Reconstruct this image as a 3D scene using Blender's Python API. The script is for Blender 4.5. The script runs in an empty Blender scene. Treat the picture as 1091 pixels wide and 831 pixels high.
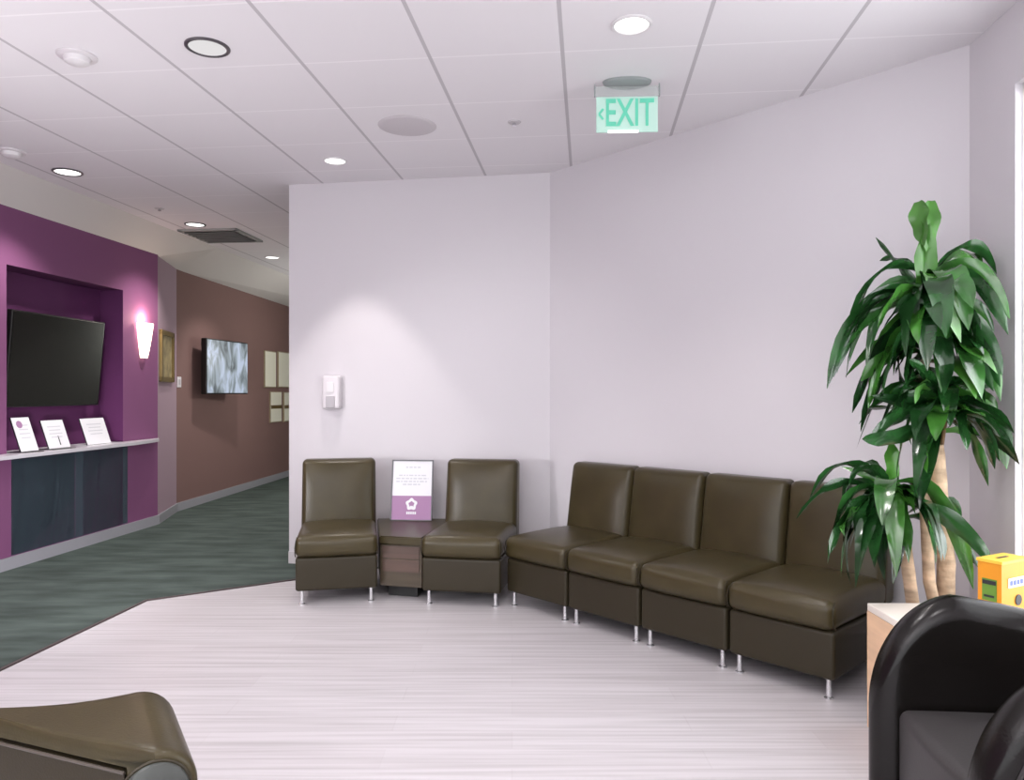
import bpy, bmesh, math, random
from mathutils import Vector, Matrix
random.seed(7)
C = bpy.context.scene.collection
PI = math.pi
# ---------------------------------------------------------------- camera calibration
F, PX, HY, CAMZ, CEIL = 800.0, 545.5, 419.0, 1.35, 3.0
CH = CEIL - CAMZ
TH = math.atan(81 / F); ST, CT = math.sin(TH), math.cos(TH)
def G(px, py, z=0.0):
    Y = (CAMZ - z) * F / (py - HY)
    return Vector(((px - PX) * Y / F, Y, z))
def K(px, py): return G(px, py, CEIL)
def at(px, py, Y): return Vector(((px - PX) * Y / F, Y, CAMZ - (py - HY) * Y / F))

# ---------------------------------------------------------------- materials
def mat(name, col, rough=.5, metal=0., spec=.5, bump=None, var=None, emit=None, estr=0., coat=0.):
    m = bpy.data.materials.new(name); m.use_nodes = True
    nt = m.node_tree; b = nt.nodes['Principled BSDF']
    b.inputs['Base Color'].default_value = (*col, 1); b.inputs['Roughness'].default_value = rough
    b.inputs['Metallic'].default_value = metal; b.inputs['Specular IOR Level'].default_value = spec
    b.inputs['Coat Weight'].default_value = coat
    if emit:
        b.inputs['Emission Color'].default_value = (*emit, 1); b.inputs['Emission Strength'].default_value = estr
    tc = nt.nodes.new('ShaderNodeTexCoord')
    if var:
        scale, amt, stretch = var
        mp = nt.nodes.new('ShaderNodeMapping'); mp.inputs['Scale'].default_value = stretch
        n = nt.nodes.new('ShaderNodeTexNoise'); n.inputs['Scale'].default_value = scale; n.inputs['Detail'].default_value = 4
        r = nt.nodes.new('ShaderNodeValToRGB')
        r.color_ramp.elements[0].position = .3; r.color_ramp.elements[1].position = .7
        r.color_ramp.elements[0].color = (*[c * (1 - amt) for c in col], 1)
        r.color_ramp.elements[1].color = (*[min(1, c * (1 + amt)) for c in col], 1)
        nt.links.new(tc.outputs['Object'], mp.inputs['Vector']); nt.links.new(mp.outputs['Vector'], n.inputs['Vector'])
        nt.links.new(n.outputs['Fac'], r.inputs['Fac']); nt.links.new(r.outputs['Color'], b.inputs['Base Color'])
    if bump:
        scale, st = bump
        n = nt.nodes.new('ShaderNodeTexNoise'); n.inputs['Scale'].default_value = scale; n.inputs['Detail'].default_value = 3
        bp = nt.nodes.new('ShaderNodeBump'); bp.inputs['Strength'].default_value = st; bp.inputs['Distance'].default_value = .01
        nt.links.new(tc.outputs['Object'], n.inputs['Vector'])
        nt.links.new(n.outputs['Fac'], bp.inputs['Height']); nt.links.new(bp.outputs['Normal'], b.inputs['Normal'])
    return m
def emat(name, col, s):
    m = bpy.data.materials.new(name); m.use_nodes = True
    nt = m.node_tree; nt.nodes.clear()
    e = nt.nodes.new('ShaderNodeEmission'); e.inputs['Color'].default_value = (*col, 1); e.inputs['Strength'].default_value = s
    o = nt.nodes.new('ShaderNodeOutputMaterial'); nt.links.new(e.outputs[0], o.inputs[0])
    return m

def ceiling_mat():
    m = mat('ceiling_tile', (.74, .72, .74), .85, spec=.1, bump=(220, .06))
    nt = m.node_tree; b = nt.nodes['Principled BSDF']; L = nt.links
    tc = nt.nodes.new('ShaderNodeTexCoord')
    def fr(dirv, off, spacing, half):
        d = nt.nodes.new('ShaderNodeVectorMath'); d.operation = 'DOT_PRODUCT'; d.inputs[1].default_value = dirv
        L.new(tc.outputs['Object'], d.inputs[0])
        a = nt.nodes.new('ShaderNodeMath'); a.operation = 'SUBTRACT'; a.inputs[1].default_value = off
        L.new(d.outputs['Value'], a.inputs[0])
        s = nt.nodes.new('ShaderNodeMath'); s.operation = 'PINGPONG'; s.inputs[1].default_value = spacing / 2
        L.new(a.outputs[0], s.inputs[0])
        c = nt.nodes.new('ShaderNodeMath'); c.operation = 'LESS_THAN'; c.inputs[1].default_value = half
        L.new(s.outputs[0], c.inputs[0]); return c
    l1 = fr((CT, -ST, 0), -.123, .650, .0095)
    l2 = fr((ST, CT, 0), 3.634, .59, .006)
    m1 = nt.nodes.new('ShaderNodeMixRGB'); m1.inputs[1].default_value = (.78, .76, .78, 1); m1.inputs[2].default_value = (.86, .84, .86, 1)
    L.new(l2.outputs[0], m1.inputs[0])
    m2 = nt.nodes.new('ShaderNodeMixRGB'); m2.inputs[2].default_value = (.52, .50, .52, 1)
    L.new(m1.outputs[0], m2.inputs[1]); L.new(l1.outputs[0], m2.inputs[0])
    L.new(m2.outputs[0], b.inputs['Base Color'])
    return m
def floor_mat():
    m = mat('laminate', (.7, .65, .67), .38, spec=.35)
    nt = m.node_tree; b = nt.nodes['Principled BSDF']; L = nt.links
    tc = nt.nodes.new('ShaderNodeTexCoord')
    mp = nt.nodes.new('ShaderNodeMapping'); mp.inputs['Scale'].default_value = (.35, 14, 1); mp.inputs['Rotation'].default_value = (0, 0, .02)
    n = nt.nodes.new('ShaderNodeTexNoise'); n.inputs['Scale'].default_value = 3.; n.inputs['Detail'].default_value = 5
    L.new(tc.outputs['Object'], mp.inputs['Vector']); L.new(mp.outputs['Vector'], n.inputs['Vector'])
    r = nt.nodes.new('ShaderNodeValToRGB'); e = r.color_ramp.elements
    e[0].position = .30; e[0].color = (.40, .382, .39, 1); e[1].position = .60; e[1].color = (.53, .508, .525, 1)
    L.new(n.outputs['Fac'], r.inputs['Fac'])
    br = nt.nodes.new('ShaderNodeTexBrick'); br.offset = .4
    br.inputs['Color1'].default_value = (1, 1, 1, 1); br.inputs['Color2'].default_value = (.93, .92, .92, 1); br.inputs['Mortar'].default_value = (.92, .91, .91, 1)
    br.inputs['Scale'].default_value = 1; br.inputs['Brick Width'].default_value = 1.2; br.inputs['Row Height'].default_value = .15; br.inputs['Mortar Size'].default_value = .003
    L.new(tc.outputs['Object'], br.inputs['Vector'])
    mx = nt.nodes.new('ShaderNodeMixRGB'); mx.blend_type = 'MULTIPLY'; mx.inputs[0].default_value = .8
    L.new(r.outputs[0], mx.inputs[1]); L.new(br.outputs['Color'], mx.inputs[2])
    L.new(mx.outputs[0], b.inputs['Base Color'])
    return m
def leaf_mat():
    m = mat('leaf_green', (.018, .082, .018), .20, spec=.85, var=(7, .6, (1, 1, 1)))
    nt = m.node_tree; b = nt.nodes['Principled BSDF']; L = nt.links
    g = nt.nodes.new('ShaderNodeNewGeometry'); r = nt.nodes.new('ShaderNodeValToRGB'); e = r.color_ramp.elements
    e[0].color = (.45, .45, .5, 1); e[1].color = (3.2, 2.5, 1.5, 1); x = e.new(.65); x.color = (1, 1, 1, 1)
    L.new(g.outputs['Random Per Island'], r.inputs[0])
    mx = nt.nodes.new('ShaderNodeMixRGB'); mx.blend_type = 'MULTIPLY'; mx.inputs[0].default_value = 1
    L.new(b.inputs['Base Color'].links[0].from_socket, mx.inputs[1]); L.new(r.outputs[0], mx.inputs[2]); L.new(mx.outputs[0], b.inputs['Base Color'])
    return m
def screen_mat():
    m = mat('screen_picture', (.5, .55, .6), .3)
    nt = m.node_tree; b = nt.nodes['Principled BSDF']; L = nt.links
    tc = nt.nodes.new('ShaderNodeTexCoord'); mp = nt.nodes.new('ShaderNodeMapping'); mp.inputs['Scale'].default_value = (5, 5, 2.2)
    n = nt.nodes.new('ShaderNodeTexNoise'); n.inputs['Scale'].default_value = 1.3; n.inputs['Detail'].default_value = 3; n.inputs['Distortion'].default_value = 1.0
    L.new(tc.outputs['Object'], mp.inputs['Vector']); L.new(mp.outputs['Vector'], n.inputs['Vector'])
    r = nt.nodes.new('ShaderNodeValToRGB'); e = r.color_ramp.elements
    e[0].position = .36; e[0].color = (.08, .10, .12, 1); e[1].position = .62; e[1].color = (.62, .72, .90, 1)
    x = e.new(.48); x.color = (.30, .36, .40, 1)
    L.new(n.outputs['Fac'], r.inputs['Fac'])
    L.new(r.outputs[0], b.inputs['Emission Color']); b.inputs['Emission Strength'].default_value = .75
    b.inputs['Base Color'].default_value = (.02, .02, .02, 1)
    return m
def glass_mat():
    m = bpy.data.materials.new('window_glass'); m.use_nodes = True; nt = m.node_tree; nt.nodes.clear()
    t = nt.nodes.new('ShaderNodeBsdfTransparent'); g = nt.nodes.new('ShaderNodeBsdfGlossy'); g.inputs['Roughness'].default_value = .02
    mx = nt.nodes.new('ShaderNodeMixShader'); mx.inputs[0].default_value = .06
    o = nt.nodes.new('ShaderNodeOutputMaterial')
    nt.links.new(t.outputs[0], mx.inputs[1]); nt.links.new(g.outputs[0], mx.inputs[2]); nt.links.new(mx.outputs[0], o.inputs[0])
    return m
def acrylic_mat(name, col, alpha, es=0):
    m = mat(name, col, .15, spec=.5, emit=col if es else None, estr=es)
    m.node_tree.nodes['Principled BSDF'].inputs['Alpha'].default_value = alpha
    return m

M = dict(
    ceil=ceiling_mat(), floor=floor_mat(), glass=glass_mat(),
    white=mat('painted_wall', (.645, .62, .645), .9, spec=.15, bump=(300, .03)),
    soffit=mat('painted_bulkhead', (.62, .59, .57), .9, spec=.1),
    plum=mat('plum_paint', (.20, .074, .165), .75, spec=.2),
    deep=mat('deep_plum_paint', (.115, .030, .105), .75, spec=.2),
    mauve=mat('mauve_paint', (.36, .26, .31), .8, spec=.2),
    hall=mat('pale_hall_paint', (.55, .58, .53), .85, spec=.1),
    brown=mat('brown_plum_paint', (.20, .120, .110), .8, spec=.2),
    skirt=mat('grey_skirting', (.30, .30, .33), .5),
    carpet=mat('carpet', (.072, .092, .083), .95, spec=.05, var=(2.2, .30, (1, 3.5, 1)), bump=(400, .5)),
    strip=mat('edge_strip', (.05, .035, .035), .5),
    wskirt=mat('white_skirting', (.6, .57, .58), .5),
    leather=mat('brown_leather', (.046, .036, .0155), .32, spec=.31, bump=(160, .08), var=(6, .14, (1, 1, 1))),
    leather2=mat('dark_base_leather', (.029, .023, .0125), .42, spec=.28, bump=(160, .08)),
    capleather=mat('leather_teal_sheen', (.050, .055, .050), .35, spec=.55),  # teal sheen of the ottoman end cap put into the leather colour
    black=mat('black_leather', (.006, .005, .0045), .24, spec=.30, bump=(160, .06)),
    seatgrey=mat('black_leather_seat', (.034, .031, .031), .45, spec=.4, bump=(160, .06)),
    pipe=mat('leather_piping', (.075, .062, .05), .35, spec=.6),
    chrome=mat('brushed_metal', (.75, .75, .77), .22, metal=.85),
    table=mat('dark_wood_laminate', (.060, .045, .028), .3, spec=.5, var=(2, .25, (1, 1, 12))),
    band=mat('reddish_reflection_band', (.075, .045, .034), .4, var=(2, .25, (1, 1, 12))),  # reddish tone imitates reflections on the wedge table front
    plinth=mat('black_plinth', (.012, .012, .012), .6),
    maple=mat('pale_maple', (.74, .50, .32), .45, var=(3, .1, (1, 1, 9))),
    mapletop=mat('maple_lit_top', (.80, .74, .66), .35),  # bright light on the maple top put into its base colour
    yellow=mat('yellow_card', (.72, .28, .012), .5),
    yellowtop=mat('yellow_card_lid', (.84, .52, .06), .5),
    green=mat('green_print', (.12, .25, .03), .5), ink=mat('dark_ink', (.02, .02, .025), .5),
    bluepaper=mat('blue_ink', (.10, .14, .45), .5),
    paper=mat('white_paper', (.74, .74, .77), .6), greyink=mat('grey_ink', (.55, .56, .60), .6),
    mauveprint=mat('mauve_print', (.33, .17, .32), .5), frame=mat('dark_grey_frame', (.11, .11, .12), .35),
    tvblack=mat('black_plastic', (.008, .008, .008), .3), tvglass=mat('tv_glass', (.004, .004, .004), .10, spec=.5),
    picture=screen_mat(),
    shelf=mat('pale_grey_worktop', (.56, .54, .58), .3), slate=mat('slate_blue_laminate', (.070, .098, .125), .65, spec=.2),
    gold=mat('aged_gold', (.16, .11, .03), .4, metal=.3), goldart=mat('olive_print', (.28, .22, .10), .5, var=(9, .5, (1, 1, 1))),
    cert=mat('cream_certificate', (.80, .78, .66), .5), certframe=mat('brass_frame', (.30, .24, .15), .4),
    shade=emat('glowing_glass', (1., .80, .62), 5.), lit=emat('lit_diffuser', (1, .97, .95), 2.2), dim=emat('dim_diffuser', (1, .97, .98), .78),
    ringw=mat('white_ring', (.70, .68, .69), .4), ringd=mat('dark_ring', (.10, .09, .10), .35, metal=.4),
    grille=mat('speaker_grille', (.58, .55, .57), .7), vent=mat('grey_vent', (.36, .37, .355), .6), ventd=mat('vent_gap', (.16, .16, .155), .8),
    plastic=mat('white_plastic', (.66, .63, .65), .4), greyp=mat('grey_plastic', (.42, .40, .42), .5),
    acr=acrylic_mat('clear_acrylic', (.55, .60, .58), .30), mint=acrylic_mat('mint_panel', (.55, .80, .70), .72, .12),
    exitg=mat('exit_green', (.10, .46, .32), .4, emit=(.10, .46, .32), estr=.4), canopy=mat('sign_canopy', (.26, .29, .285), .5),
    leaf=leaf_mat(), leafl=mat('young_leaf_green', (.055, .19, .024), .3, spec=.6, var=(6, .3, (1, 1, 1))),
    cane=mat('pale_cane_bark', (.50, .36, .24), .8, var=(7, .35, (1, 1, 4)), bump=(40, .5)),
    stem=mat('brown_stem', (.22, .13, .06), .7), pot=mat('dark_pot', (.02, .02, .02), .5), soil=mat('soil', (.03, .022, .015), .95),
    winframe=mat('window_frame_white', (.9, .9, .9), .5),
)
# ---------------------------------------------------------------- mesh helpers
def obj(name, bm, m, parent=None, smooth=True, loc=None):
    me = bpy.data.meshes.new(name)
    bmesh.ops.recalc_face_normals(bm, faces=bm.faces[:])
    bm.to_mesh(me); bm.free()
    if isinstance(m, (list, tuple)):
        for k in m: me.materials.append(k)
    else: me.materials.append(m)
    if smooth:
        for p in me.polygons: p.use_smooth = True
        try: me.set_sharp_from_angle(angle=math.radians(40))
        except Exception: pass
    o = bpy.data.objects.new(name, me); C.objects.link(o)
    if parent: o.parent = parent
    if loc is not None: o.location = loc
    return o
def tag(o, label, cat, group=None, kind=None):
    o['label'] = label; o['category'] = cat
    if group: o['group'] = group
    if kind: o['kind'] = kind
    return o
def thing(name, label, cat, loc=(0, 0, 0), rz=0, group=None):
    o = bpy.data.objects.new(name, None); C.objects.link(o); o.location = loc; o.rotation_euler = (0, 0, rz)
    o.empty_display_size = .1
    return tag(o, label, cat, group)
def struct(name, bm, m, parent=None, smooth=False):
    o = obj(name, bm, m, parent, smooth)
    if not parent: o['kind'] = 'structure'
    return o
def new(): return bmesh.new()
def poly(bm, pts):
    return bm.faces.new([bm.verts.new(p) for p in pts])
def prism(bm, pts2, z0, z1):
    a = [bm.verts.new((p[0], p[1], z0)) for p in pts2]; b = [bm.verts.new((p[0], p[1], z1)) for p in pts2]
    n = len(a)
    bm.faces.new(a[::-1]); bm.faces.new(b)
    for i in range(n): bm.faces.new((a[i], a[(i + 1) % n], b[(i + 1) % n], b[i]))
def wallseg(bm, p, q, z0, z1, t):
    """vertical slab from p to q, thickness t to the left of p->q"""
    d = Vector((q[0] - p[0], q[1] - p[1])); n = Vector((-d.y, d.x)).normalized() * t
    prism(bm, [p, q, (q[0] + n.x, q[1] + n.y), (p[0] + n.x, p[1] + n.y)], z0, z1)
def rbox(bm, lo, hi, r, n=4, fn=None, mtx=None, k=4):
    lo, hi = Vector(lo), Vector(hi); c = (lo + hi) / 2; h = (hi - lo) / 2; r = min(r, *(h * .999))
    axes = []
    for a in range(3):
        edge = [1 - math.cos(PI / 2 * i / k) for i in range(k + 1)]
        edge = [r * (i / k) for i in range(k + 1)]
        v = [-h[a] + e for e in edge]
        inner = [-h[a] + r + (2 * h[a] - 2 * r) * i / n for i in range(1, n)]
        axes.append(v + inner + [-x for x in v[::-1]])
    cache = {}
    def V(p):
        key = tuple(round(x, 6) for x in p)
        if key not in cache:
            q = Vector([max(-h[a] + r, min(h[a] - r, p[a])) for a in range(3)]); d = Vector(p) - q
            if d.length > 1e-9:
                m = max(abs(x) for x in d)
                # map the cube shell to the sphere evenly
                u = Vector([math.tan(x / r * PI / 4) for x in d]); d = u.normalized() * r
            w = q + d + c
            if fn: w = Vector(fn(w, Vector([(w[a] - c[a]) / h[a] for a in range(3)])))
            if mtx: w = mtx @ w
            cache[key] = bm.verts.new(w)
        return cache[key]
    for a in range(3):
        u, v = (a + 1) % 3, (a + 2) % 3
        for s in (-1, 1):
            for i in range(len(axes[u]) - 1):
                for j in range(len(axes[v]) - 1):
                    q = []
                    for (ii, jj) in ((i, j), (i + 1, j), (i + 1, j + 1), (i, j + 1)):
                        p = [0, 0, 0]; p[a] = s * h[a]; p[u] = axes[u][ii]; p[v] = axes[v][jj]; q.append(V(p))
                    try: bm.faces.new(q if s > 0 else q[::-1])
                    except ValueError: pass
def box(bm, lo, hi, mtx=None):
    v = [Vector((x, y, z)) for x in (lo[0], hi[0]) for y in (lo[1], hi[1]) for z in (lo[2], hi[2])]
    if mtx: v = [mtx @ p for p in v]
    v = [bm.verts.new(p) for p in v]
    for f in ((0, 1, 3, 2), (4, 6, 7, 5), (0, 4, 5, 1), (2, 3, 7, 6), (0, 2, 6, 4), (1, 5, 7, 3)): bm.faces.new([v[i] for i in f])
def lathe(bm, prof, cen=(0, 0, 0), n=28, axis='z', mtx=None):
    rings = []
    for (r, z) in prof:
        if r < 1e-6: rings.append([bm.verts.new((cen[0], cen[1], cen[2] + z))])
        else: rings.append([bm.verts.new((cen[0] + r * math.cos(2 * PI * i / n), cen[1] + r * math.sin(2 * PI * i / n), cen[2] + z)) for i in range(n)])
    for a, b in zip(rings, rings[1:]):
        for i in range(n):
            j = (i + 1) % n
            if len(a) == 1 and len(b) == 1: continue
            if len(a) == 1: bm.faces.new((a[0], b[j], b[i]))
            elif len(b) == 1: bm.faces.new((a[i], a[j], b[0]))
            else: bm.faces.new((a[i], a[j], b[j], b[i]))
    for rr in (rings[0], rings[-1]):
        if len(rr) > 1: bm.faces.new(rr)
    if mtx: bmesh.ops.transform(bm, matrix=mtx, verts=[v for r in rings for v in r])
def tube(bm, pts, rad, n=10, closed=False):
    pts = [Vector(p) for p in pts]; rings = []; N = len(pts)
    up = Vector((0, 0, 1)); prev = None
    for i, p in enumerate(pts):
        t = (pts[(i + 1) % N] - pts[i - 1]) if closed else (pts[min(i + 1, N - 1)] - pts[max(i - 1, 0)])
        t.normalize()
        if prev is None:
            s = t.cross(up)
            if s.length < 1e-3: s = t.cross(Vector((1, 0, 0)))
        else: s = prev - t * prev.dot(t)
        s.normalize(); prev = s; b = t.cross(s)
        r = rad[i] if isinstance(rad, (list, tuple)) else rad
        rings.append([bm.verts.new(p + (s * math.cos(2 * PI * k / n) + b * math.sin(2 * PI * k / n)) * r) for k in range(n)])
    m = N if closed else N - 1
    for i in range(m):
        a, b = rings[i], rings[(i + 1) % N]
        for k in range(n): bm.faces.new((a[k], a[(k + 1) % n], b[(k + 1) % n], b[k]))
    if not closed: bm.faces.new(rings[0][::-1]); bm.faces.new(rings[-1])
def text_mesh(body, size, m, name, parent, mtx, ext=.002, sx=1):
    cu = bpy.data.curves.new('lettering', 'FONT'); cu.body = body; cu.size = size; cu.extrude = ext; cu.align_x = 'CENTER'; cu.align_y = 'CENTER'
    cu.offset = size * .012
    t = bpy.data.objects.new('lettering_source', cu); C.objects.link(t)
    bpy.context.view_layer.update()
    dg = bpy.context.evaluated_depsgraph_get()
    me = bpy.data.meshes.new_from_object(t.evaluated_get(dg))
    bpy.data.objects.remove(t); bpy.data.curves.remove(cu)
    me.transform(mtx @ Matrix.Diagonal((sx, 1, 1, 1)))
    me.materials.clear(); me.materials.append(m)
    o = bpy.data.objects.new(name, me); C.objects.link(o); o.parent = parent
    return o
def dup(root, loc, rz, label):
    r = root.copy(); C.objects.link(r); r.location = loc; r.rotation_euler = (0, 0, rz); r['label'] = label
    for ch in list(root.children):
        c = ch.copy(); C.objects.link(c); c.parent = r
        for g in ch.children:
            d = g.copy(); C.objects.link(d); d.parent = c
    return r

# ================================================================ SETTING
AX = Vector((ST, CT))                      # long direction of the ceiling grid
W1L = K(308, 197); W12 = K(586, 184); W2R = K(1033, 48)
def right_x(Y): return W2R.x + (Y - W2R.y) * ST / CT
PA = G(1.5, 610); PB = G(168, 559); PC = G(188, 545.5); PD = G(309.5, 507)
ZP = 2.76
u1 = (PB - PA).normalized(); u2 = (PD - PC).normalized()
def on_wall(px, P, u):                     # distance along wall line P+u*t seen at column px
    k = (px - PX) / F
    return (k * P.y - P.x) / (u.x - k * u.y)
P0 = PA - u1 * 5.5; PE = PC + u2 * 9.0

bm = new(); poly(bm, [(-6, -4.5, 0), (4, -4.5, 0), (4, 18, 0), (-6, 18, 0)]); struct('floor', bm, M['floor'])
e1, e2, e3 = G(1.5, 713), G(155, 640), G(308, 618.5)
e0 = e1 + (e1 - e2).normalized() * 3.5; e4 = e3 + (e3 - e2).normalized() * .72
bm = new()
cp = [(e0.x, e0.y), (e1.x, e1.y), (e2.x, e2.y), (e3.x, e3.y), (e4.x, e4.y), (W1L.x + .9, W1L.y - .1), (-1.3, 17), (-5, 17), (-5, e0.y)]
prism(bm, cp, 0, .006)
tag_c = struct('floor_carpet', bm, M['carpet'])
bm = new()
tp = [e0, e1, e2, e3, e4]
for a, b in zip(tp, tp[1:]):
    d = (b - a).normalized(); n = Vector((d.y, -d.x, 0)) * .018
    prism(bm, [(a.x, a.y), (a.x + n.x, a.y + n.y), (b.x + n.x, b.y + n.y), (b.x, b.y)], 0, .008)
struct('trim_1', bm, M['strip'])
# ceiling + sloped bulkhead along the plum wall
def tile_edge(Y):
    p = K(0, 173); return p.x + (Y - p.y) * ST / CT
bm = new(); poly(bm, [(tile_edge(-4.5), -4.5, CEIL), (4, -4.5, CEIL), (4, 18, CEIL), (tile_edge(18), 18, CEIL)]); struct('ceiling', bm, M['ceil'])
bm = new()
wl = [P0, PA, PB, PC, PE]
for a, b in zip(wl, wl[1:]):
    poly(bm, [(a.x - .02, a.y, ZP - .008), (b.x - .02, b.y, ZP - .008), (tile_edge(b.y), b.y, CEIL), (tile_edge(a.y), a.y, CEIL)])
bmesh.ops.remove_doubles(bm, verts=bm.verts[:], dist=1e-4)
struct('ceiling_bulkhead', bm, M['soffit'])
# white walls
bm = new(); wallseg(bm, W1L, W12, 0, CEIL, .16); struct('wall_back', bm, M['white'])
bm = new(); wallseg(bm, W12, W2R, 0, CEIL, .16); struct('wall_angled', bm, M['white'])
wy0, wy1, wz0, wz1 = 3.178, 1.0, .45, 2.66
bm = new()
def rx(y): return (right_x(y), y)
wallseg(bm, rx(W2R.y + .02), rx(wy0), 0, CEIL, .035)
wallseg(bm, rx(wy0), rx(wy1), 0, wz0, .12); wallseg(bm, rx(wy0), rx(wy1), wz1, CEIL, .12)
wallseg(bm, rx(wy1), rx(-4.5), 0, CEIL, .12)
struct('wall_right', bm, M['white'])
bm = new()
def winbox(ya, yb, za, zb, off, t):
    a, b = rx(ya), rx(yb); wallseg(bm, (a[0] + off, a[1]), (b[0] + off, b[1]), za, zb, t)
winbox(wy0, wy0 - .012, wz0, wz1, .03, .05); winbox(wy1 + .035, wy1, wz0, wz1, .03, .05)
winbox(wy0, wy1, wz1 - .04, wz1, .03, .05); winbox(wy0, wy1, wz0, wz0 + .04, .03, .05); winbox(2.1, 2.06, wz0, wz1, .03, .05)
w = struct('window_1', bm, M['winframe'])
bm = new(); a, b = rx(wy0), rx(wy1); wallseg(bm, (a[0] + .05, a[1]), (b[0] + .05, b[1]), wz0, wz1, .006); obj('pane', bm, M['glass'], w, False)
# hall right wall and end (behind the white wall)
bm = new(); hr = (W1L.x + .02, W1L.y + .18); wallseg(bm, (hr[0] + 1.2, 17.0), hr, 0, CEIL, .12); struct('wall_hall', bm, M['hall'])
bm = new(); wallseg(bm, (-5, 17), (0, 17), 0, CEIL, .1); struct('wall_hall_end', bm, M['mauve'])
# skirtings of the white walls
bm = new()
for a, b in ((W1L, W12), (W12, W2R)):
    d = (b - a).normalized(); n = Vector((d.y, -d.x, 0)) * .012
    prism(bm, [(a.x, a.y), (b.x, b.y), (b.x + n.x, b.y + n.y), (a.x + n.x, a.y + n.y)], .006, .1)
struct('baseboard_back', bm, M['wskirt'])
# plum wall with recess
t0 = on_wall(7, PA, u1); t1 = on_wall(131, PA, u1); tB = (PB - PA).length
nw = Vector((u1.y, -u1.x, 0))             # into the room
ZN0, ZN1, DN = .88, 2.33, .23
def pw(t, out=0., z=0.): p = PA + u1 * t + nw * out; return Vector((p.x, p.y, z))
bm = new()
def wq(ta, tb, za, zb): poly(bm, [pw(ta, 0, za), pw(tb, 0, za), pw(tb, 0, zb), pw(ta, 0, zb)])
wq(-5.5, t0, 0, ZP + .1); wq(t0, t1, ZN1, ZP + .1); wq(t0, t1, 0, ZN0); wq(t1, tB, 0, ZP + .1)
struct('wall_left', bm, M['plum'])
bm = new()
poly(bm, [pw(t0, -DN, ZN0), pw(t1, -DN, ZN0), pw(t1, -DN, ZN1), pw(t0, -DN, ZN1)])
for t in (t0, t1): poly(bm, [pw(t, 0, ZN0), pw(t, -DN, ZN0), pw(t, -DN, ZN1), pw(t, 0, ZN1)])
poly(bm, [pw(t0, 0, ZN1), pw(t1, 0, ZN1), pw(t1, -DN, ZN1), pw(t0, -DN, ZN1)])
struct('wall_recess', bm, M['deep'])
bm = new(); poly(bm, [(PB.x, PB.y, 0), (PC.x, PC.y, 0), (PC.x, PC.y, ZP + .1), (PB.x, PB.y, ZP + .1)]); struct('wall_return', bm, M['mauve'])
bm = new(); poly(bm, [(PC.x, PC.y, 0), (PE.x, PE.y, 0), (PE.x, PE.y, ZP + .1), (PC.x, PC.y, ZP + .1)]); struct('wall_corridor', bm, M['brown'])
bm = new()
for a, b in zip(wl, wl[1:]):
    d = (b - a).normalized(); n = Vector((d.y, -d.x, 0)) * .014
    prism(bm, [(a.x, a.y), (a.x + n.x, a.y + n.y), (b.x + n.x, b.y + n.y), (b.x, b.y)], .006, .10)
struct('baseboard_left', bm, M['skirt'])

# ================================================================ COUNTER, SHELF, TV
tc0, tc1 = on_wall(12, PA, u1), on_wall(136, PA, u1); tcm = on_wall(80, PA, u1)
cab = thing('built_in_cabinet', 'slate blue built-in cabinet in the plum wall below the pale shelf', 'cabinet', pw((tc0 + tc1) / 2))
inv = Matrix.Translation(-cab.location)
for (a, b) in ((tc0, tcm - .002), (tcm + .002, tc1)):
    bm = new(); p, q = pw(a), pw(b); wallseg(bm, q, p, .105, .855, -.010)
    bmesh.ops.transform(bm, matrix=inv, verts=bm.verts[:]); obj('door', bm, M['slate'], cab, False)
bm = new()
pts = [pw(-1.0, -DN + .002), pw(-1.0, .14)]
pts = []
for i in range(25):
    t = -.9 + (2.08 + .9) * i / 24
    pr = .155 if t < 1.25 else .155 * math.sqrt(max(0, 1 - ((t - 1.25) / .83) ** 2)) + .002
    pts.append(pw(t, pr))
pts += [pw(2.08, .001), pw(t1 - .003, .001), pw(t1 - .003, -DN + .003), pw(t0 + .003, -DN + .003), pw(t0 + .003, .001), pw(-.9, .001)]
sl = pw(1); prism(bm, [(p.x - sl.x, p.y - sl.y) for p in pts], .862, .890)
tag(obj('wall_shelf', bm, M['shelf'], None, False, (sl.x, sl.y, 0)), 'pale grey bow-fronted shelf running along the plum wall', 'shelf')
# big TV, tilted forward
ta, tb = on_wall(9, PA + nw * -.1, u1), on_wall(108.5, PA + nw * -.1, u1)
tc_ = (ta + tb) / 2; wid = tb - ta
tv = thing('television', 'large black wall television tilted forward inside the plum recess', 'television', pw(tc_, -.13, 1.625))
ang = math.atan2(u1.y, u1.x)
Rtv = Matrix.Rotation(ang, 4, 'Z') @ Matrix.Rotation(math.radians(5), 4, 'X')
bm = new(); rbox(bm, (-wid / 2, -.03, -.385), (wid / 2, .015, .385), .006, 2, mtx=Rtv); obj('bezel', bm, M['tvblack'], tv)
bm = new(); box(bm, (-wid / 2 + .015, -.033, -.37), (wid / 2 - .015, -.0295, .372), Rtv); obj('screen', bm, M['tvglass'], tv, False)
bm = new(); box(bm, (-.2, .01, -.15), (.2, .085, .15), Matrix.Rotation(ang, 4, 'Z')); obj('wall_bracket', bm, M['tvblack'], tv, False)
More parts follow.
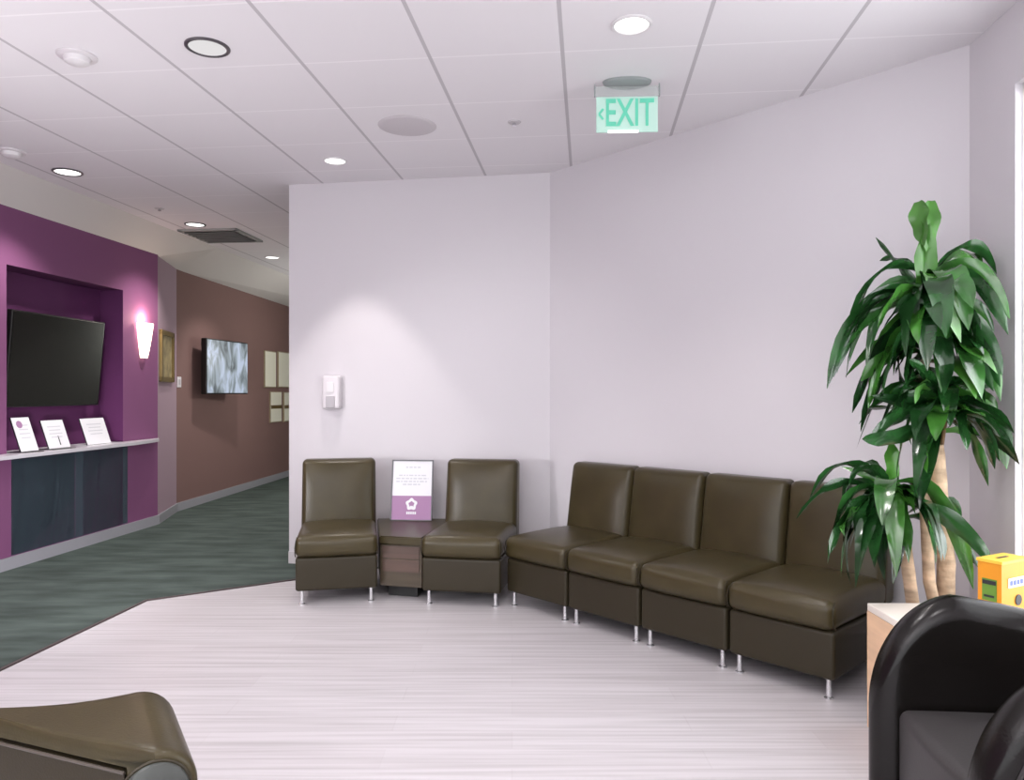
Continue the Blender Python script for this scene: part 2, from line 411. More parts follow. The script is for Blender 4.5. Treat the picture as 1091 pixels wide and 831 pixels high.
# cards on the shelf
def card(pxa, pxb, h, label, kind, mark):
    o = thing('sign_holder', label, 'sign', (0, 0, 0), 0, 'white card holders on the plum wall shelf')
    ta, tb = on_wall(pxa, PA + nw * .05, u1), on_wall(pxb, PA + nw * .05, u1)
    o.location = pw((ta + tb) / 2, .05, .8905); o.rotation_euler = (0, 0, ang)
    w = tb - ta; R = Matrix.Rotation(math.radians(-19), 4, 'X')
    bm = new(); box(bm, (-w / 2, -.004, .002), (w / 2, .004, h), R); obj('backing', bm, M['tvblack'], o, False)
    bm = new(); box(bm, (-w / 2 + .003, -.008, .006), (w / 2 - .003, -.0045, h - .003), R); obj('paper', bm, M['paper'], o, False)
    bm = new(); box(bm, (-w / 2, -.05, 0), (w / 2, .004, .004)); box(bm, (-w / 2, .0, 0), (w / 2, .12, .004)); obj('foot', bm, M['tvblack'] if kind != 'white' else M['paper'], o, False)
    bm = new()
    for k in range(4):
        z = h * (.75 - .12 * k); x = w * (.30 - .05 * (k % 2)); box(bm, (-x, -.0095, z), (x, -.0085, z + .008), R)
    obj('lettering', bm, M['greyink'], o, False)
    if mark == 'dot':
        bm = new(); lathe(bm, [(0, .002), (.03, .002), (.03, 0)], n=20, mtx=R @ Matrix.Translation((-.03, -.0085, h - .06)) @ Matrix.Rotation(PI / 2, 4, 'X')); obj('logo', bm, M['mauveprint'], o)
    if mark == 'bar':
        bm = new(); box(bm, (.01, -.0095, .03), (.02, -.0085, .11), R); obj('logo', bm, M['ink'], o, False)
    return o
card(22, 41, .285, 'tall white card with a dark round logo on the plum wall shelf', 'black', 'dot')
card(52, 75, .25, 'white card on the shelf between the round-logo card and the widest card', 'black', 'bar')
card(93, 118, .25, 'widest white card on the shelf, farthest along toward the wall lamp', 'white', '')
# sconce
ts = on_wall(151, PA, u1)
sc = thing('wall_sconce', 'glowing tapered glass wall lamp on the plum wall', 'lamp', pw(ts, 0.002, 1.87), ang)
bm = new()
for z0, z1, r0, r1 in ((-.17, .17, .045, .105),):
    N = 14; rows = 6; grid = []
    for j in range(rows + 1):
        z = z0 + (z1 - z0) * j / rows; r = r0 + (r1 - r0) * (j / rows) ** .8
        grid.append([bm.verts.new((r * math.cos(PI + PI * i / N), r * math.sin(PI + PI * i / N) * .9 - .01, z)) for i in range(N + 1)])
    for a, b in zip(grid, grid[1:]):
        for i in range(N): bm.faces.new((a[i], a[i + 1], b[i + 1], b[i]))
obj('lamp_shade', bm, M['shade'], sc)
bm = new(); box(bm, (-.05, -.01, -.16), (.05, 0, .15)); obj('back_plate', bm, M['chrome'], sc, False)
# picture on the return wall
ur = (PC - PB).normalized(); nr = Vector((ur.y, -ur.x, 0)); angr = math.atan2(ur.y, ur.x)
ta, tb = on_wall(169.5, PB, ur), on_wall(183, PB, ur); p = PB + ur * ((ta + tb) / 2)
pc = thing('framed_picture', 'narrow gold and black framed picture on the mauve return wall beyond the lamp', 'picture', (p.x, p.y, 1.35 + 39 * p.y / F), angr)
wf = (tb - ta) / 2; hf = 27 * p.y / F
bm = new()
for (lo, hi) in (((-wf, -.03, -hf), (-wf + .05, 0, hf)), ((wf - .05, -.03, -hf), (wf, 0, hf)), ((-wf, -.03, hf - .05), (wf, 0, hf)), ((-wf, -.03, -hf), (wf, 0, -hf + .05))): box(bm, lo, hi)
obj('frame', bm, M['gold'], pc, False)
bm = new(); box(bm, (-wf + .04, -.012, -hf + .04), (wf - .04, -.001, hf - .04)); obj('print', bm, M['goldart'], pc, False)
# corridor wall things
nc = Vector((u2.y, -u2.x, 0)); angc = math.atan2(u2.y, u2.x)
p = PC + u2 * on_wall(190.5, PC, u2)
sw = thing('light_switch', 'small pale switch plate on the brown corridor wall beside the framed picture', 'switch', (p.x, p.y, 1.35 + 12 * p.y / F), angc)
bm = new(); rbox(bm, (-.045, -.008, -.06), (.045, 0, .06), .003, 1); obj('plate', bm, M['plastic'], sw)
bm = new(); box(bm, (-.015, -.013, -.03), (.015, -.008, .03)); obj('rocker', bm, M['greyp'], sw, False)
A = at(221, 390, 8.95); B = at(263.5, 391, 9.85)
mid = (A + B) / 2; dv = B - A; wv = Vector((dv.x, dv.y)).length; av = math.atan2(dv.y, dv.x)
tv2 = thing('television', 'lit television with a pale blue picture swung out from the corridor wall', 'television', (mid.x, mid.y, 1.675), av)
bm = new(); rbox(bm, (-wv / 2 - .015, .002, -.335), (wv / 2 + .015, .075, .335), .008, 2); obj('bezel', bm, M['tvblack'], tv2)
bm = new(); box(bm, (-wv / 2, -.002, -.32), (wv / 2, .004, .32)); obj('screen', bm, M['picture'], tv2, False)
tw = (mid - PC).dot(u2); wp = PC + u2 * tw; Linv = Matrix.Translation((mid.x, mid.y, 0)) @ Matrix.Rotation(av, 4, 'Z'); Linv.invert()
a = Linv @ Vector((wp.x + .01, wp.y, 0)); bm = new(); box(bm, (-.2, .07, -.2), (.2, .11, .2)); tube(bm, [(0, .09, 0), (a.x * .5 + .1, a.y * .5, 0), (a.x, a.y, 0)], .03); obj('wall_bracket', bm, M['tvblack'], tv2)
for (xa, xb, ya, yb, lab, band) in ((280.5, 293, 375, 412, 'cream framed certificate on the corridor wall, upper row, nearer the television', 0), (295, 307.5, 376, 412, 'cream framed certificate on the corridor wall, upper row, beside the white wall edge', 0),
                              (286.5, 299, 418, 449, 'lower cream certificate with a green band, nearer the television', 1), (301, 313, 418.5, 448, 'lower cream certificate with a green band, cut off by the white wall edge', 1)):
    ta, tb = on_wall(xa, PC, u2), on_wall(xb, PC, u2); p = PC + u2 * ((ta + tb) / 2); w2 = (tb - ta) / 2
    z1 = 1.35 - (ya - HY) * p.y / F; z0 = 1.35 - (yb - HY) * p.y / F; h2 = (z1 - z0) / 2
    o = thing('framed_certificate', lab, 'certificate', (p.x, p.y, (z0 + z1) / 2), angc, 'framed certificates on the corridor wall')
    w2 -= .025; bm = new(); box(bm, (-w2 - .014, -.02, -h2 - .014), (w2 + .014, 0, h2 + .014)); obj('frame', bm, M['certframe'], o, False)
    bm = new(); box(bm, (-w2, -.024, -h2), (w2, -.0205, h2)); obj('paper', bm, M['cert'], o, False)
    if band:
        bm = new(); box(bm, (-w2, -.0265, -h2 * .12), (w2, -.0245, h2 * .12)); obj('printed_band', bm, M['gold'], o, False)

# ================================================================ SOFA MODULES
W = .52; LX = .217
def make_chair(label):
    t = thing('lounge_chair', label, 'chair', (0, 0, 0), 0, 'brown leather armless lounge chairs')
    def side(w, n):  # slightly soft sides
        return w
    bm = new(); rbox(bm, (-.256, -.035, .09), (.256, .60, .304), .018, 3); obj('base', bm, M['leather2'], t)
    def cush(w, n):
        fx, fy = 1 - n.x * n.x, 1 - n.y * n.y
        z = w.z + (.030 * max(0, fx) ** .7 * max(0, 1 - n.y ** 4) + .006) * max(0, n.z)
        y = w.y - .018 * max(0, -n.y) * max(0, fx) * (1 - n.z * n.z * .6)
        return (w.x, y, z)
    bm = new(); rbox(bm, (-.259, -.055, .306), (.259, .575, .432), .040, 8, cush); s = obj('seat', bm, M['leather'], t)
    for sx in (-1, 1):
        bm = new(); tube(bm, [(sx * .2575, -.02, .31), (sx * .2575, -.045, .335), (sx * .2575, -.05, .37), (sx * .2525, -.042, .41), (sx * .248, -.01, .430)], .0035, 6); obj('seam_piping', bm, M['leather2'], s)
    def back(w, n):
        f = (w.z - .30) / .57
        y = w.y + .085 * f - .035 * max(0, -n.y) * max(0, 1 - n.x ** 4) * max(0, 1 - n.z ** 4)
        y += -.05 * max(0, n.y) * max(0, f - .2)
        x = w.x * (1 - .012 * f)
        return (x, y, w.z)
    bm = new(); rbox(bm, (-.261, .505, .30), (.261, .66, .874), .034, 8, back); obj('backrest', bm, M['leather'], t)
    for sx in (-1, 1):
        for y in (0, .55):
            bm = new(); lathe(bm, [(0, 0), (.021, 0), (.021, .005), (.012, .010), (.011, .085), (.017, .088), (.017, .0895), (0, .0895)], (sx * LX, y, 0), 16); obj('leg', bm, M['chrome'], t)
    return t
d16 = math.radians(11.5)
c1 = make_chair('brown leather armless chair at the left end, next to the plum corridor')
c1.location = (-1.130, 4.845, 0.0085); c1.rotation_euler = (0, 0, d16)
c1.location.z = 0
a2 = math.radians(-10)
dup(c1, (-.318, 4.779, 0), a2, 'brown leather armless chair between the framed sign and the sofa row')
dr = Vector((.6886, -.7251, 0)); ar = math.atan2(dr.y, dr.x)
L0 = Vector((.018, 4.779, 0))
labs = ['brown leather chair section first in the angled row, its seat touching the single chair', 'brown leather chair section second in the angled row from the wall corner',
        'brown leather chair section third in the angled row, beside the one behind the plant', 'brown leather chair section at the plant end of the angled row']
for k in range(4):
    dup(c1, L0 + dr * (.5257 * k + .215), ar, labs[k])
# wedge table
def edge_pt(c, ang, sx, y): return Vector((c[0] + math.cos(ang) * sx - math.sin(ang) * y, c[1] + math.sin(ang) * sx + math.cos(ang) * y, 0))
c1c, c2c = (-1.130, 4.845), (-.318, 4.779)
fl, bl = edge_pt(c1c, d16, .268, .02), edge_pt(c1c, d16, .268, .74)
fr, brr = edge_pt(c2c, a2, -.268, .02), edge_pt(c2c, a2, -.268, .80)
tcen = (fl + fr + bl + brr) / 4
tab = thing('wedge_table', 'dark wood wedge-shaped side table between the two single chairs', 'table', (tcen.x, tcen.y, 0))
def quad(i, z0, z1, fwd=0):
    q = [fl, fr, brr, bl]; out = []
    for p in q:
        v = (p - tcen); out.append((v.x * i, v.y * i + (0)))
    bm = new(); prism(bm, out, z0, z1); return bm
bm = quad(.985, .36, .415); bmesh.ops.bevel(bm, geom=bm.edges[:], offset=.008, segments=2, affect='EDGES'); obj('table_top', bm, M['leather'], tab)
obj('body', quad(.955, .09, .358), M['table'], tab, False)
bm = new(); qf = [(fl - tcen) * .962, (fr - tcen) * .962]; dn = Vector((0, -.004, 0))
for z0, z1 in ((.185, .265), (.275, .352)):
    a, b = qf[0] + dn, qf[1] + dn; s = (b - a) * .06
    wallseg(bm, (a.x + s.x, a.y + s.y), (b.x - s.x, b.y - s.y), z0, z1, .01)
obj('reflection_band', bm, M['band'], tab, False)  # reflections on the laminate front imitated as thin strips
obj('plinth', quad(.68, .001, .088), M['plinth'], tab, False)
# sign leaning at the back of the table
sg = thing('framed_sign', 'framed white and mauve notice leaning on the wedge table', 'sign', (-.742, 5.515, .4155), math.radians(-4))
hh, ww = .445, .155; R = Matrix.Rotation(math.radians(-10), 4, 'X')
bm = new()
for lo, hi in (((-ww, -.008, 0), (-ww + .009, .010, hh)), ((ww - .009, -.008, 0), (ww, .010, hh)), ((-ww, -.008, 0), (ww, .010, .006)), ((-ww, -.008, hh - .01), (ww, .010, hh)), ((-ww, .004, 0), (ww, .010, hh))): box(bm, lo, hi, R)
obj('frame', bm, M['frame'], sg, False)
bm = new(); box(bm, (-ww + .009, -.003, .180), (ww - .009, .0035, hh - .01), R); obj('paper', bm, M['paper'], sg, False)
bm = new(); box(bm, (-ww + .009, -.003, .006), (ww - .009, .0035, .1798), R); obj('mauve_panel', bm, M['mauveprint'], sg, False)
random.seed(3)
for lines in (((.385, -.05, .06),), ((.325, -.10, .11), (.302, -.12, .12), (.280, -.12, .11), (.258, -.07, .06))):
    bm = new()
    for z, x0, x1 in lines:
        x = x0
        while x < x1:
            wd = random.uniform(.012, .035); box(bm, (x, -.0042, z), (min(x + wd, x1), -.0032, z + .010), R); x += wd + .008
    obj('lettering', bm, M['greyink'], sg, False)
bm = new(); N = 30
def ringv(r, k): return [bm.verts.new(R @ Vector((rr * math.cos(a), -.0045, .118 + rr * math.sin(a) * 1.05))) for a, rr in [(PI / 2 + 2 * PI * i / N, r * (1 + .13 * math.cos(5 * 2 * PI * i / N))) for i in range(N)]]
o_, i_ = ringv(.040, 0), ringv(.020, 0)
for i in range(N): bm.faces.new((o_[i], o_[(i + 1) % N], i_[(i + 1) % N], i_[i]))
box(bm, (-.012, -.0045, .098), (.012, -.0035, .106), R)
for k in range(5): box(bm, (-.036 + .015 * k, -.0045, .045), (-.025 + .015 * k, -.0035, .064), R)
obj('logo', bm, M['paper'], sg, False)

# ================================================================ LEFT FOREGROUND WEDGE SEAT
cs = Vector((-1.15, 2.05, 0))
ws = thing('ottoman', 'brown leather wedge-shaped ottoman with a rolled front at the bottom left corner', 'ottoman', cs)
Cf, Cn = Vector((-1.125, 2.25, 0)), Vector((-.885, 1.86, 0))
Fb, Nb = Vector((-1.47, 2.125, 0)), Vector((-1.47, 2.085, 0))
dfr = (Cn - Cf).normalized(); nfr = Vector((-dfr.y, dfr.x, 0)); RR, ZT = .104, .460
secs = [(0, -.050), (0, -.030), (.006, -.014), (.02, -.004), (.05, 0)] + [.05 + .87 * i / 12 for i in range(1, 12)] + [(.93, 0), (.972, -.004), (.99, -.013), (1, -.028), (1, -.045)]
bm = new(); rings = []
for q in secs:
    t, dz = q if isinstance(q, tuple) else (q, 0)
    b, c = Fb.lerp(Nb, t) - cs, Cf.lerp(Cn, t) - cs
    sag = -.006 * math.sin(PI * t) if 0 < t < 1 else 0
    r = RR + min(0, dz) * .55; ring = []
    for k in range(11):
        u = k / 10; p = b.lerp(c, u); ring.append(Vector((p.x, p.y, ZT + dz * (1 - .45 * u ** 3) - .010 * math.sin(PI * u) + sag * 0)))
    for k in range(1, 19):
        a = PI / 2 - k / 18 * math.radians(205); ring.append(Vector((c.x, c.y, ZT - RR)) + nfr * (r * math.cos(a)) + Vector((0, 0, r * math.sin(a))))
    m_ = ring[-1]
    bc = (b - c).normalized(); ring.append(Vector((c.x, c.y, ZT - .054)) + bc * .092); ring.append(Vector((b.x, b.y, ZT - .054)))
    rings.append([bm.verts.new(v) for v in ring])
for a, b in zip(rings, rings[1:]):
    for i in range(len(a)): bm.faces.new((a[i], a[(i + 1) % len(a)], b[(i + 1) % len(b)], b[i]))
bm.faces.new(rings[0]); bm.faces.new(rings[-1][::-1])
obj('cushion', bm, M['leather'], ws)
cc = Cn - cs + dfr * .002 + Vector((0, 0, ZT - RR))
def capv(r, o): return [bm.verts.new(cc + dfr * o + nfr * (r * math.cos(2 * PI * i / 32)) + Vector((0, 0, r * math.sin(2 * PI * i / 32)))) for i in range(32)]
bm = new(); rg = [capv(r, o) for r, o in ((.082, 0), (.078, .012), (.06, .020), (.03, .025), (.005, .026))]
for a, b in zip(rg, rg[1:]):
    for i in range(32): bm.faces.new((a[i], a[(i + 1) % 32], b[(i + 1) % 32], b[i]))
bm.faces.new(rg[-1]); ec = obj('end_cap', bm, M['capleather'], ws)
bm = new(); tube(bm, [cc + nfr * (.083 * math.cos(2 * PI * i / 40)) + Vector((0, 0, .083 * math.sin(2 * PI * i / 40))) for i in range(40)], .0045, 8, True); obj('piping', bm, M['leather2'], ec)
q = Nb - cs; r_ = Cn - cs; r_ = r_ + (q - r_).normalized() * .10
inn = dfr * -.006
base4 = [Cf - cs + dfr * .02 - nfr * .06, Fb - cs + Vector((0, -.005, 0)), q + inn, r_ + inn]
bm = new(); prism(bm, [(p.x, p.y) for p in base4], .09, .394); obj('base', bm, M['leather2'], ws, False)
bm = new(); tube(bm, [Vector((p.x, p.y, .390)) + dfr * .006 for p in (base4[2], base4[3])], .0045, 8); obj('piping', bm, M['pipe'], ws)
for p in (base4[0] * .8, base4[3] * .8, (base4[1] + base4[2]) * .42):
    bm = new(); lathe(bm, [(0, 0), (.021, 0), (.021, .005), (.012, .010), (.011, .0895), (0, .0895)], (p.x, p.y, 0), 16); obj('leg', bm, M['chrome'], ws)

# ================================================================ TUB ARMCHAIR
fi = math.radians(-96.3)
ac = thing('tub_armchair', 'black leather tub armchair with rounded arms at the right edge', 'armchair', (1.055, 1.985, 0), fi)
HWc, ST_, TT = .302, .33, .122
RAD = HWc; ARC = PI * RAD; LT = ST_ * 2 + ARC
def path(s):   # s in 0..LT; returns point, inward normal
    if s < ST_: return Vector((HWc, s, 0)), Vector((-1, 0, 0))
    if s < ST_ + ARC:
        a = (s - ST_) / RAD; return Vector((RAD * math.cos(a), ST_ + RAD * math.sin(a), 0)), Vector((-math.cos(a), -math.sin(a), 0))
    return Vector((-HWc, LT - s, 0)), Vector((1, 0, 0))
def topz(e):
    zt = .745 - .085 * max(0, min(1, (e - .24) / .5))
    if e < .26: return .36 + (zt - .36) * (1 - (1 - e / .26) ** 2) ** .5
    return zt
ss = sorted(set([.12 * (i / 14) ** 2 for i in range(15)] + [.12 + .12 * i / 6 for i in range(7)]))
mids = [.24 + (LT - .48) * i / 40 for i in range(1, 40)]
cols = ss + mids + [LT - s for s in ss[::-1]]
bm = new(); rings = []
for s in cols:
    e = min(s, LT - s); c, n = path(s)
    t = TT * (math.sqrt(max(0, 1 - (1 - min(e, .075) / .075) ** 2)) if e < .075 else 1); t = max(t, .004)
    zt = topz(e); ring = []; h = t / 2
    prof = [(-h * .92, .05), (-h * .98, .2), (-h, .35)] + [(-h, zt - h - .0 - (zt - h - .35) * .5)]
    prof += [(-h * math.cos(PI * k / 10), zt - h + h * math.sin(PI * k / 10)) for k in range(11)]
    prof += [(h, zt - h - (zt - h - .35) * .5), (h, .35), (h * .98, .2), (h * .92, .05)]
    for (o_, z) in prof: ring.append(bm.verts.new(c + n * o_ + Vector((0, 0, z))))
    rings.append(ring)
for a, b in zip(rings, rings[1:]):
    for i in range(len(a)): bm.faces.new((a[i], a[(i + 1) % len(a)], b[(i + 1) % len(a)], b[i]))
bm.faces.new(rings[0]); bm.faces.new(rings[-1][::-1])
sh = obj('shell', bm, M['black'], ac)
def pip(sgn):
    out = []
    for k in range(40):
        z_or = k / 39
        if z_or < .4: e, z = .052, .06 + (z_or / .4) * .33
        else:
            e = .052 + (z_or - .4) / .6 * (LT / 2 - .052); z = None
        s = e if sgn > 0 else LT - e
        c, n = path(s); zt = topz(max(e - .035, .0)) - .045
        out.append(c + n * (-TT / 2 - .001 if e >= .075 else -TT / 2 * math.sqrt(1 - (1 - e / .075) ** 2) - .003) + Vector((0, 0, z if z is not None and z < zt else zt)))
    return out
bm = new()
for sgn in (1, -1): tube(bm, pip(sgn), .005, 6)
obj('piping', bm, M['seatgrey'], sh)
def cush2(w, n):
    z = w.z + .02 * max(0, n.z) * max(0, 1 - n.x ** 2) * max(0, 1 - n.y ** 2)
    return (w.x, w.y - .012 * max(0, -n.y) * (1 - n.x ** 2), z)
bm = new(); rbox(bm, (-.238, .055, .10), (.238, .53, .425), .03, 6, cush2); obj('seat', bm, M['seatgrey'], ac)
for x in (-.26, .26):
    for y in (.09, .47):
        bm = new(); lathe(bm, [(0, 0), (.022, 0), (.028, .052), (0, .052)], (x, y, 0), 16); obj('leg', bm, M['plinth'], ac)

# ================================================================ MAPLE TABLE, YELLOW BOX, PLANT
TX0, TX1, TY0, TY1, TZ = 1.44, 2.0, 2.60, 3.045, .50
mt = thing('side_table', 'pale maple block side table behind the black tub armchair', 'table', ((TX0 + TX1) / 2, (TY0 + TY1) / 2, 0))
hx, hy = (TX1 - TX0) / 2, (TY1 - TY0) / 2
bm = new(); rbox(bm, (-hx, -hy, TZ - .03), (hx, hy, TZ), .004, 1); obj('table_top', bm, M['mapletop'], mt)
for x0, x1 in ((-hx, -hx + .03), (hx - .03, hx)):
    bm = new(); box(bm, (x0, -hy, 0), (x1, hy, TZ - .0302)); obj('side_panel', bm, M['maple'], mt, False)
bm = new(); box(bm, (-hx + .031, hy - .03, .05), (hx - .031, hy - .005, TZ - .0302)); obj('back_panel', bm, M['maple'], mt, False)
bm = new(); box(bm, (-hx + .031, -hy + .005, .18), (hx - .031, hy - .031, .20)); obj('shelf', bm, M['maple'], mt, False)
yb = thing('collection_box', 'yellow slotted collection box on the maple table behind the armchair', 'box', (1.835, 2.807, TZ + .001), math.radians(28))
bx_, by_ = .085, .0425
bm = new(); box(bm, (-bx_, -by_, 0), (bx_, by_, .225)); obj('body', bm, M['yellow'], yb, False)
bm = new(); box(bm, (-bx_ - .004, -by_ - .004, .2255), (bx_ + .004, by_ + .004, .236)); ld = obj('lid', bm, M['yellowtop'], yb, False)
bm = new(); box(bm, (-.035, -.005, .2362), (.03, .007, .2375)); obj('slot', bm, M['ink'], ld, False)
bm = new(); box(bm, (-bx_ - .0025, -.026, .085), (-bx_ - .0005, .026, .165)); lg = obj('logo_panel', bm, M['green'], yb, False)
for za, zb, q in ((.145, .160, .024), (.098, .106, .018)):
    bm = new(); box(bm, (-bx_ - .0045, -q, za), (-bx_ - .003, q, zb)); obj('lettering', bm, M['ink'], lg, False)
bm = new(); box(bm, (-.045, -by_ - .003, .135), (.08, -by_ - .0005, .170)); lp = obj('label_panel', bm, M['paper'], yb, False)
bm = new()
for k in range(5): box(bm, (-.036 + .022 * k, -by_ - .0045, .144), (-.021 + .022 * k, -by_ - .0032, .161))
obj('lettering', bm, M['bluepaper'], lp, False)
bm = new(); lathe(bm, [(0, 0), (.02, 0), (.02, .003), (0, .003)], n=20, mtx=Matrix.Translation((.02, -by_ - .0005, .085)) @ Matrix.Rotation(PI / 2, 4, 'X')); obj('logo', bm, M['ink'], yb)

# plant
YP = 3.26
pl = thing('potted_dracaena', 'tall potted corn plant with glossy drooping leaves in the room corner', 'plant', (at(993, 600, YP).x, YP, 0))
po = pl.location.copy()
def P(px, py, dy=0.):
    v = at(px, py, YP + dy); v.x = min(v.x, right_x(v.y) - .045); return v - po
bm = new(); lathe(bm, [(0, 0), (.13, 0), (.165, .30), (.175, .34), (.16, .34), (.15, .30), (0, .30)], (0, 0, 0), 32); pt = obj('pot', bm, M['pot'], pl)
bm = new(); lathe(bm, [(0, .3), (.149, .3), (.149, .315), (0, .325)], (0, 0, 0), 24); obj('soil', bm, M['soil'], pl)
def cane(pts, r, m, name='cane'):
    bm = new(); fine = []; rad = []
    for i in range(len(pts) - 1):
        for k in range(6):
            fine.append(pts[i].lerp(pts[i + 1], k / 6)); rad.append(r * (1 + .025 * math.sin(7 * i + 2.3 * k)))
    fine.append(pts[-1]); rad.append(r * .9)
    tube(bm, fine, rad, 14); return obj(name, bm, m, pl)
base = Vector((.0, 0, .31))
cane([base + Vector((.055, 0, 0)), P(1008, 600), P(1001, 540), P(996, 474)], .037, M['cane'])
cane([base + Vector((.01, -.06, 0)), P(990, 620, -.03), P(986, 540, -.02), P(984, 380, 0), P(985, 330)], .024, M['cane'])
cane([base + Vector((-.07, -.01, 0)), P(972, 640, -.06), P(964, 580, -.06), P(948, 525, -.06)], .026, M['cane'])
cane([P(996, 474), P(1004, 440), P(1004, 424)], .013, M['stem'], 'stem')
cane([P(1003, 478), P(1010, 430, -.02), P(1010, 380, -.02), P(1010, 345, -.02)], .008, M['stem'], 'stem')
cane([P(985, 332), P(988, 290)], .017, M['leafl'], 'stem')
def leaf(bm, b, c, t, w, tw=0., fold=.25, n=12):
    prev = None; rows = []
    for i in range(n + 1):
        u = i / n
        p = b * (1 - u) ** 2 + c * 2 * u * (1 - u) + t * u * u
        tg = ((c - b) * (1 - u) + (t - c) * u).normalized()
        s = tg.cross(Vector((0, 0, 1)))
        if prev is None:
            if s.length < .15: s = tg.cross(Vector((0, 1, 0)))
        else: s = prev - tg * prev.dot(tg)
        s.normalize(); prev = s.copy()
        sr = Matrix.Rotation(tw * (.4 + .6 * u), 3, tg) @ s; nn = sr.cross(tg)
        ww = w * (math.sin(PI * min(1, (u * .94 + .06)) ** 1.05) ** .62) * (1 if u < .97 else .3) + .001
        wave = .010 * math.sin(u * 13 + tw * 5) * min(1, ww / w)
        rows.append([bm.verts.new(p - sr * ww + nn * (ww * fold + wave)), bm.verts.new(p - sr * ww * .5 + nn * ww * fold * .35), bm.verts.new(p), bm.verts.new(p + sr * ww * .5 + nn * ww * fold * .35), bm.verts.new(p + sr * ww + nn * (ww * fold - wave))])
    for a, b_ in zip(rows, rows[1:]):
        for k in range(4): bm.faces.new((a[k], a[k + 1], b_[k + 1], b_[k]))
def crown(b0, L, seed, m, mean=1):
    random.seed(seed); bm = new()
    for (bx, by, cx, cy, tx, ty, dy, w, tw) in L:
        k0 = random.uniform(-10, 14) if mean else 0
        leaf(bm, P(bx, by + k0), P(cx, cy + k0 * .6, dy * .7), P(tx, ty, dy), w * 1.22, tw * 1.5)
        for k in range(mean):   # companions a little beside each leaf
            j = lambda a: random.uniform(-a, a)
            leaf(bm, P(bx + j(4), by + 16 + j(24)), P(cx + j(18), cy + 20 + j(22), dy * .7 + j(.1)), P(tx + 5 + j(15), ty - 14 + j(32), max(-.42, min(.12, dy + j(.16)))), w * random.uniform(.85, 1.25), tw * 1.3 + j(.6))
    return obj('foliage', bm, m, pl)
c1L = [  # base, control, tip (seen from the front), depth of the tip, half width, twist
    (986, 300, 925, 250, 892, 398, -.06, .022, .7), (986, 305, 930, 275, 905, 385, .05, .026, -.6), (985, 315, 945, 300, 902, 372, -.16, .030, .9),
    (984, 325, 950, 330, 917, 460, -.12, .036, 1.0), (985, 330, 958, 330, 940, 425, -.26, .034, .8), (986, 320, 960, 290, 935, 350, -.3, .034, 1.0),
    (988, 300, 1035, 225, 1077, 292, -.02, .024, -.5), (988, 303, 1050, 240, 1062, 312, .10, .026, .5), (990, 310, 1050, 262, 1078, 352, -.1, .030, -1.0),
    (990, 305, 1015, 255, 1032, 352, -.28, .046, .2), (989, 305, 1000, 262, 1008, 360, -.36, .042, .1), (990, 315, 1030, 300, 1048, 390, -.25, .036, -.8),
    (990, 320, 1045, 310, 1066, 428, -.1, .036, -.9), (988, 320, 985, 285, 988, 395, -.36, .040, 0), (986, 320, 968, 290, 965, 380, -.34, .036, .5),
    (989, 330, 1005, 320, 1003, 418, -.26, .030, .2), (985, 330, 960, 340, 952, 400, -.10, .028, .9), (990, 335, 1030, 330, 1040, 400, -.2, .036, -.6),
    (986, 300, 960, 270, 937, 278, .1, .016, .4), (988, 310, 1000, 280, 1020, 380, -.18, .038, -.4), (987, 310, 975, 300, 978, 360, -.28, .04, .2), (989, 330, 1020, 340, 1030, 395, -.12, .03, -.5),
    (986, 345, 950, 345, 925, 435, -.2, .034, 1.1), (986, 350, 945, 335, 908, 440, -.02, .032, 1.0), (985, 310, 920, 290, 888, 402, -.12, .028, 1.2),
    (988, 345, 1040, 320, 1068, 400, -.16, .036, -1.1), (989, 350, 1020, 350, 1050, 430, -.26, .040, -.8), (986, 300, 1040, 245, 1076, 340, -.18, .032, -1.2),
    (1008, 360, 1025, 340, 1046, 425, -.34, .044, -.3), (986, 370, 975, 370, 962, 440, -.22, .034, .7),
    (986, 330, 975, 340, 965, 410, -.2, .03, .6), (988, 335, 1000, 350, 1012, 408, -.3, .034, 0), (986, 312, 950, 320, 925, 420, .06, .03, .8)]
c2L = [
    (1003, 420, 955, 375, 937, 468, -.14, .030, .9), (1002, 422, 960, 395, 915, 452, -.04, .026, .8), (1002, 425, 970, 410, 932, 466, -.22, .034, 1.0),
    (1003, 425, 985, 400, 975, 470, -.30, .036, .3), (1003, 425, 990, 405, 975, 530, -.26, .036, .3), (1003, 428, 1000, 405, 997, 470, -.34, .036, .1),
    (1004, 425, 1050, 415, 1086, 478, -.14, .036, -.9), (1005, 425, 1060, 410, 1083, 450, .0, .024, -.7), (1005, 425, 1035, 420, 1065, 492, -.2, .030, -.8),
    (1005, 428, 1030, 430, 1053, 518, -.1, .026, -.8), (1004, 428, 1020, 420, 1030, 480, -.28, .034, -.5), (1004, 422, 1020, 385, 1048, 430, -.2, .036, -.3),
    (1003, 425, 965, 420, 955, 512, -.12, .026, .7), (1003, 420, 985, 380, 962, 420, -.2, .026, .7), (1004, 425, 1012, 400, 1012, 455, -.3, .03, 0), (1004, 420, 1040, 380, 1072, 432, .08, .026, -.6),
    (1003, 430, 1060, 425, 1087, 500, -.1, .038, -1.1), (1003, 430, 1040, 430, 1060, 500, -.28, .036, -.9), (1000, 430, 960, 430, 928, 470, -.25, .036, 1.1),
    (1000, 440, 985, 430, 980, 545, -.2, .034, .4), (1003, 424, 975, 385, 950, 440, -.25, .03, .6)]
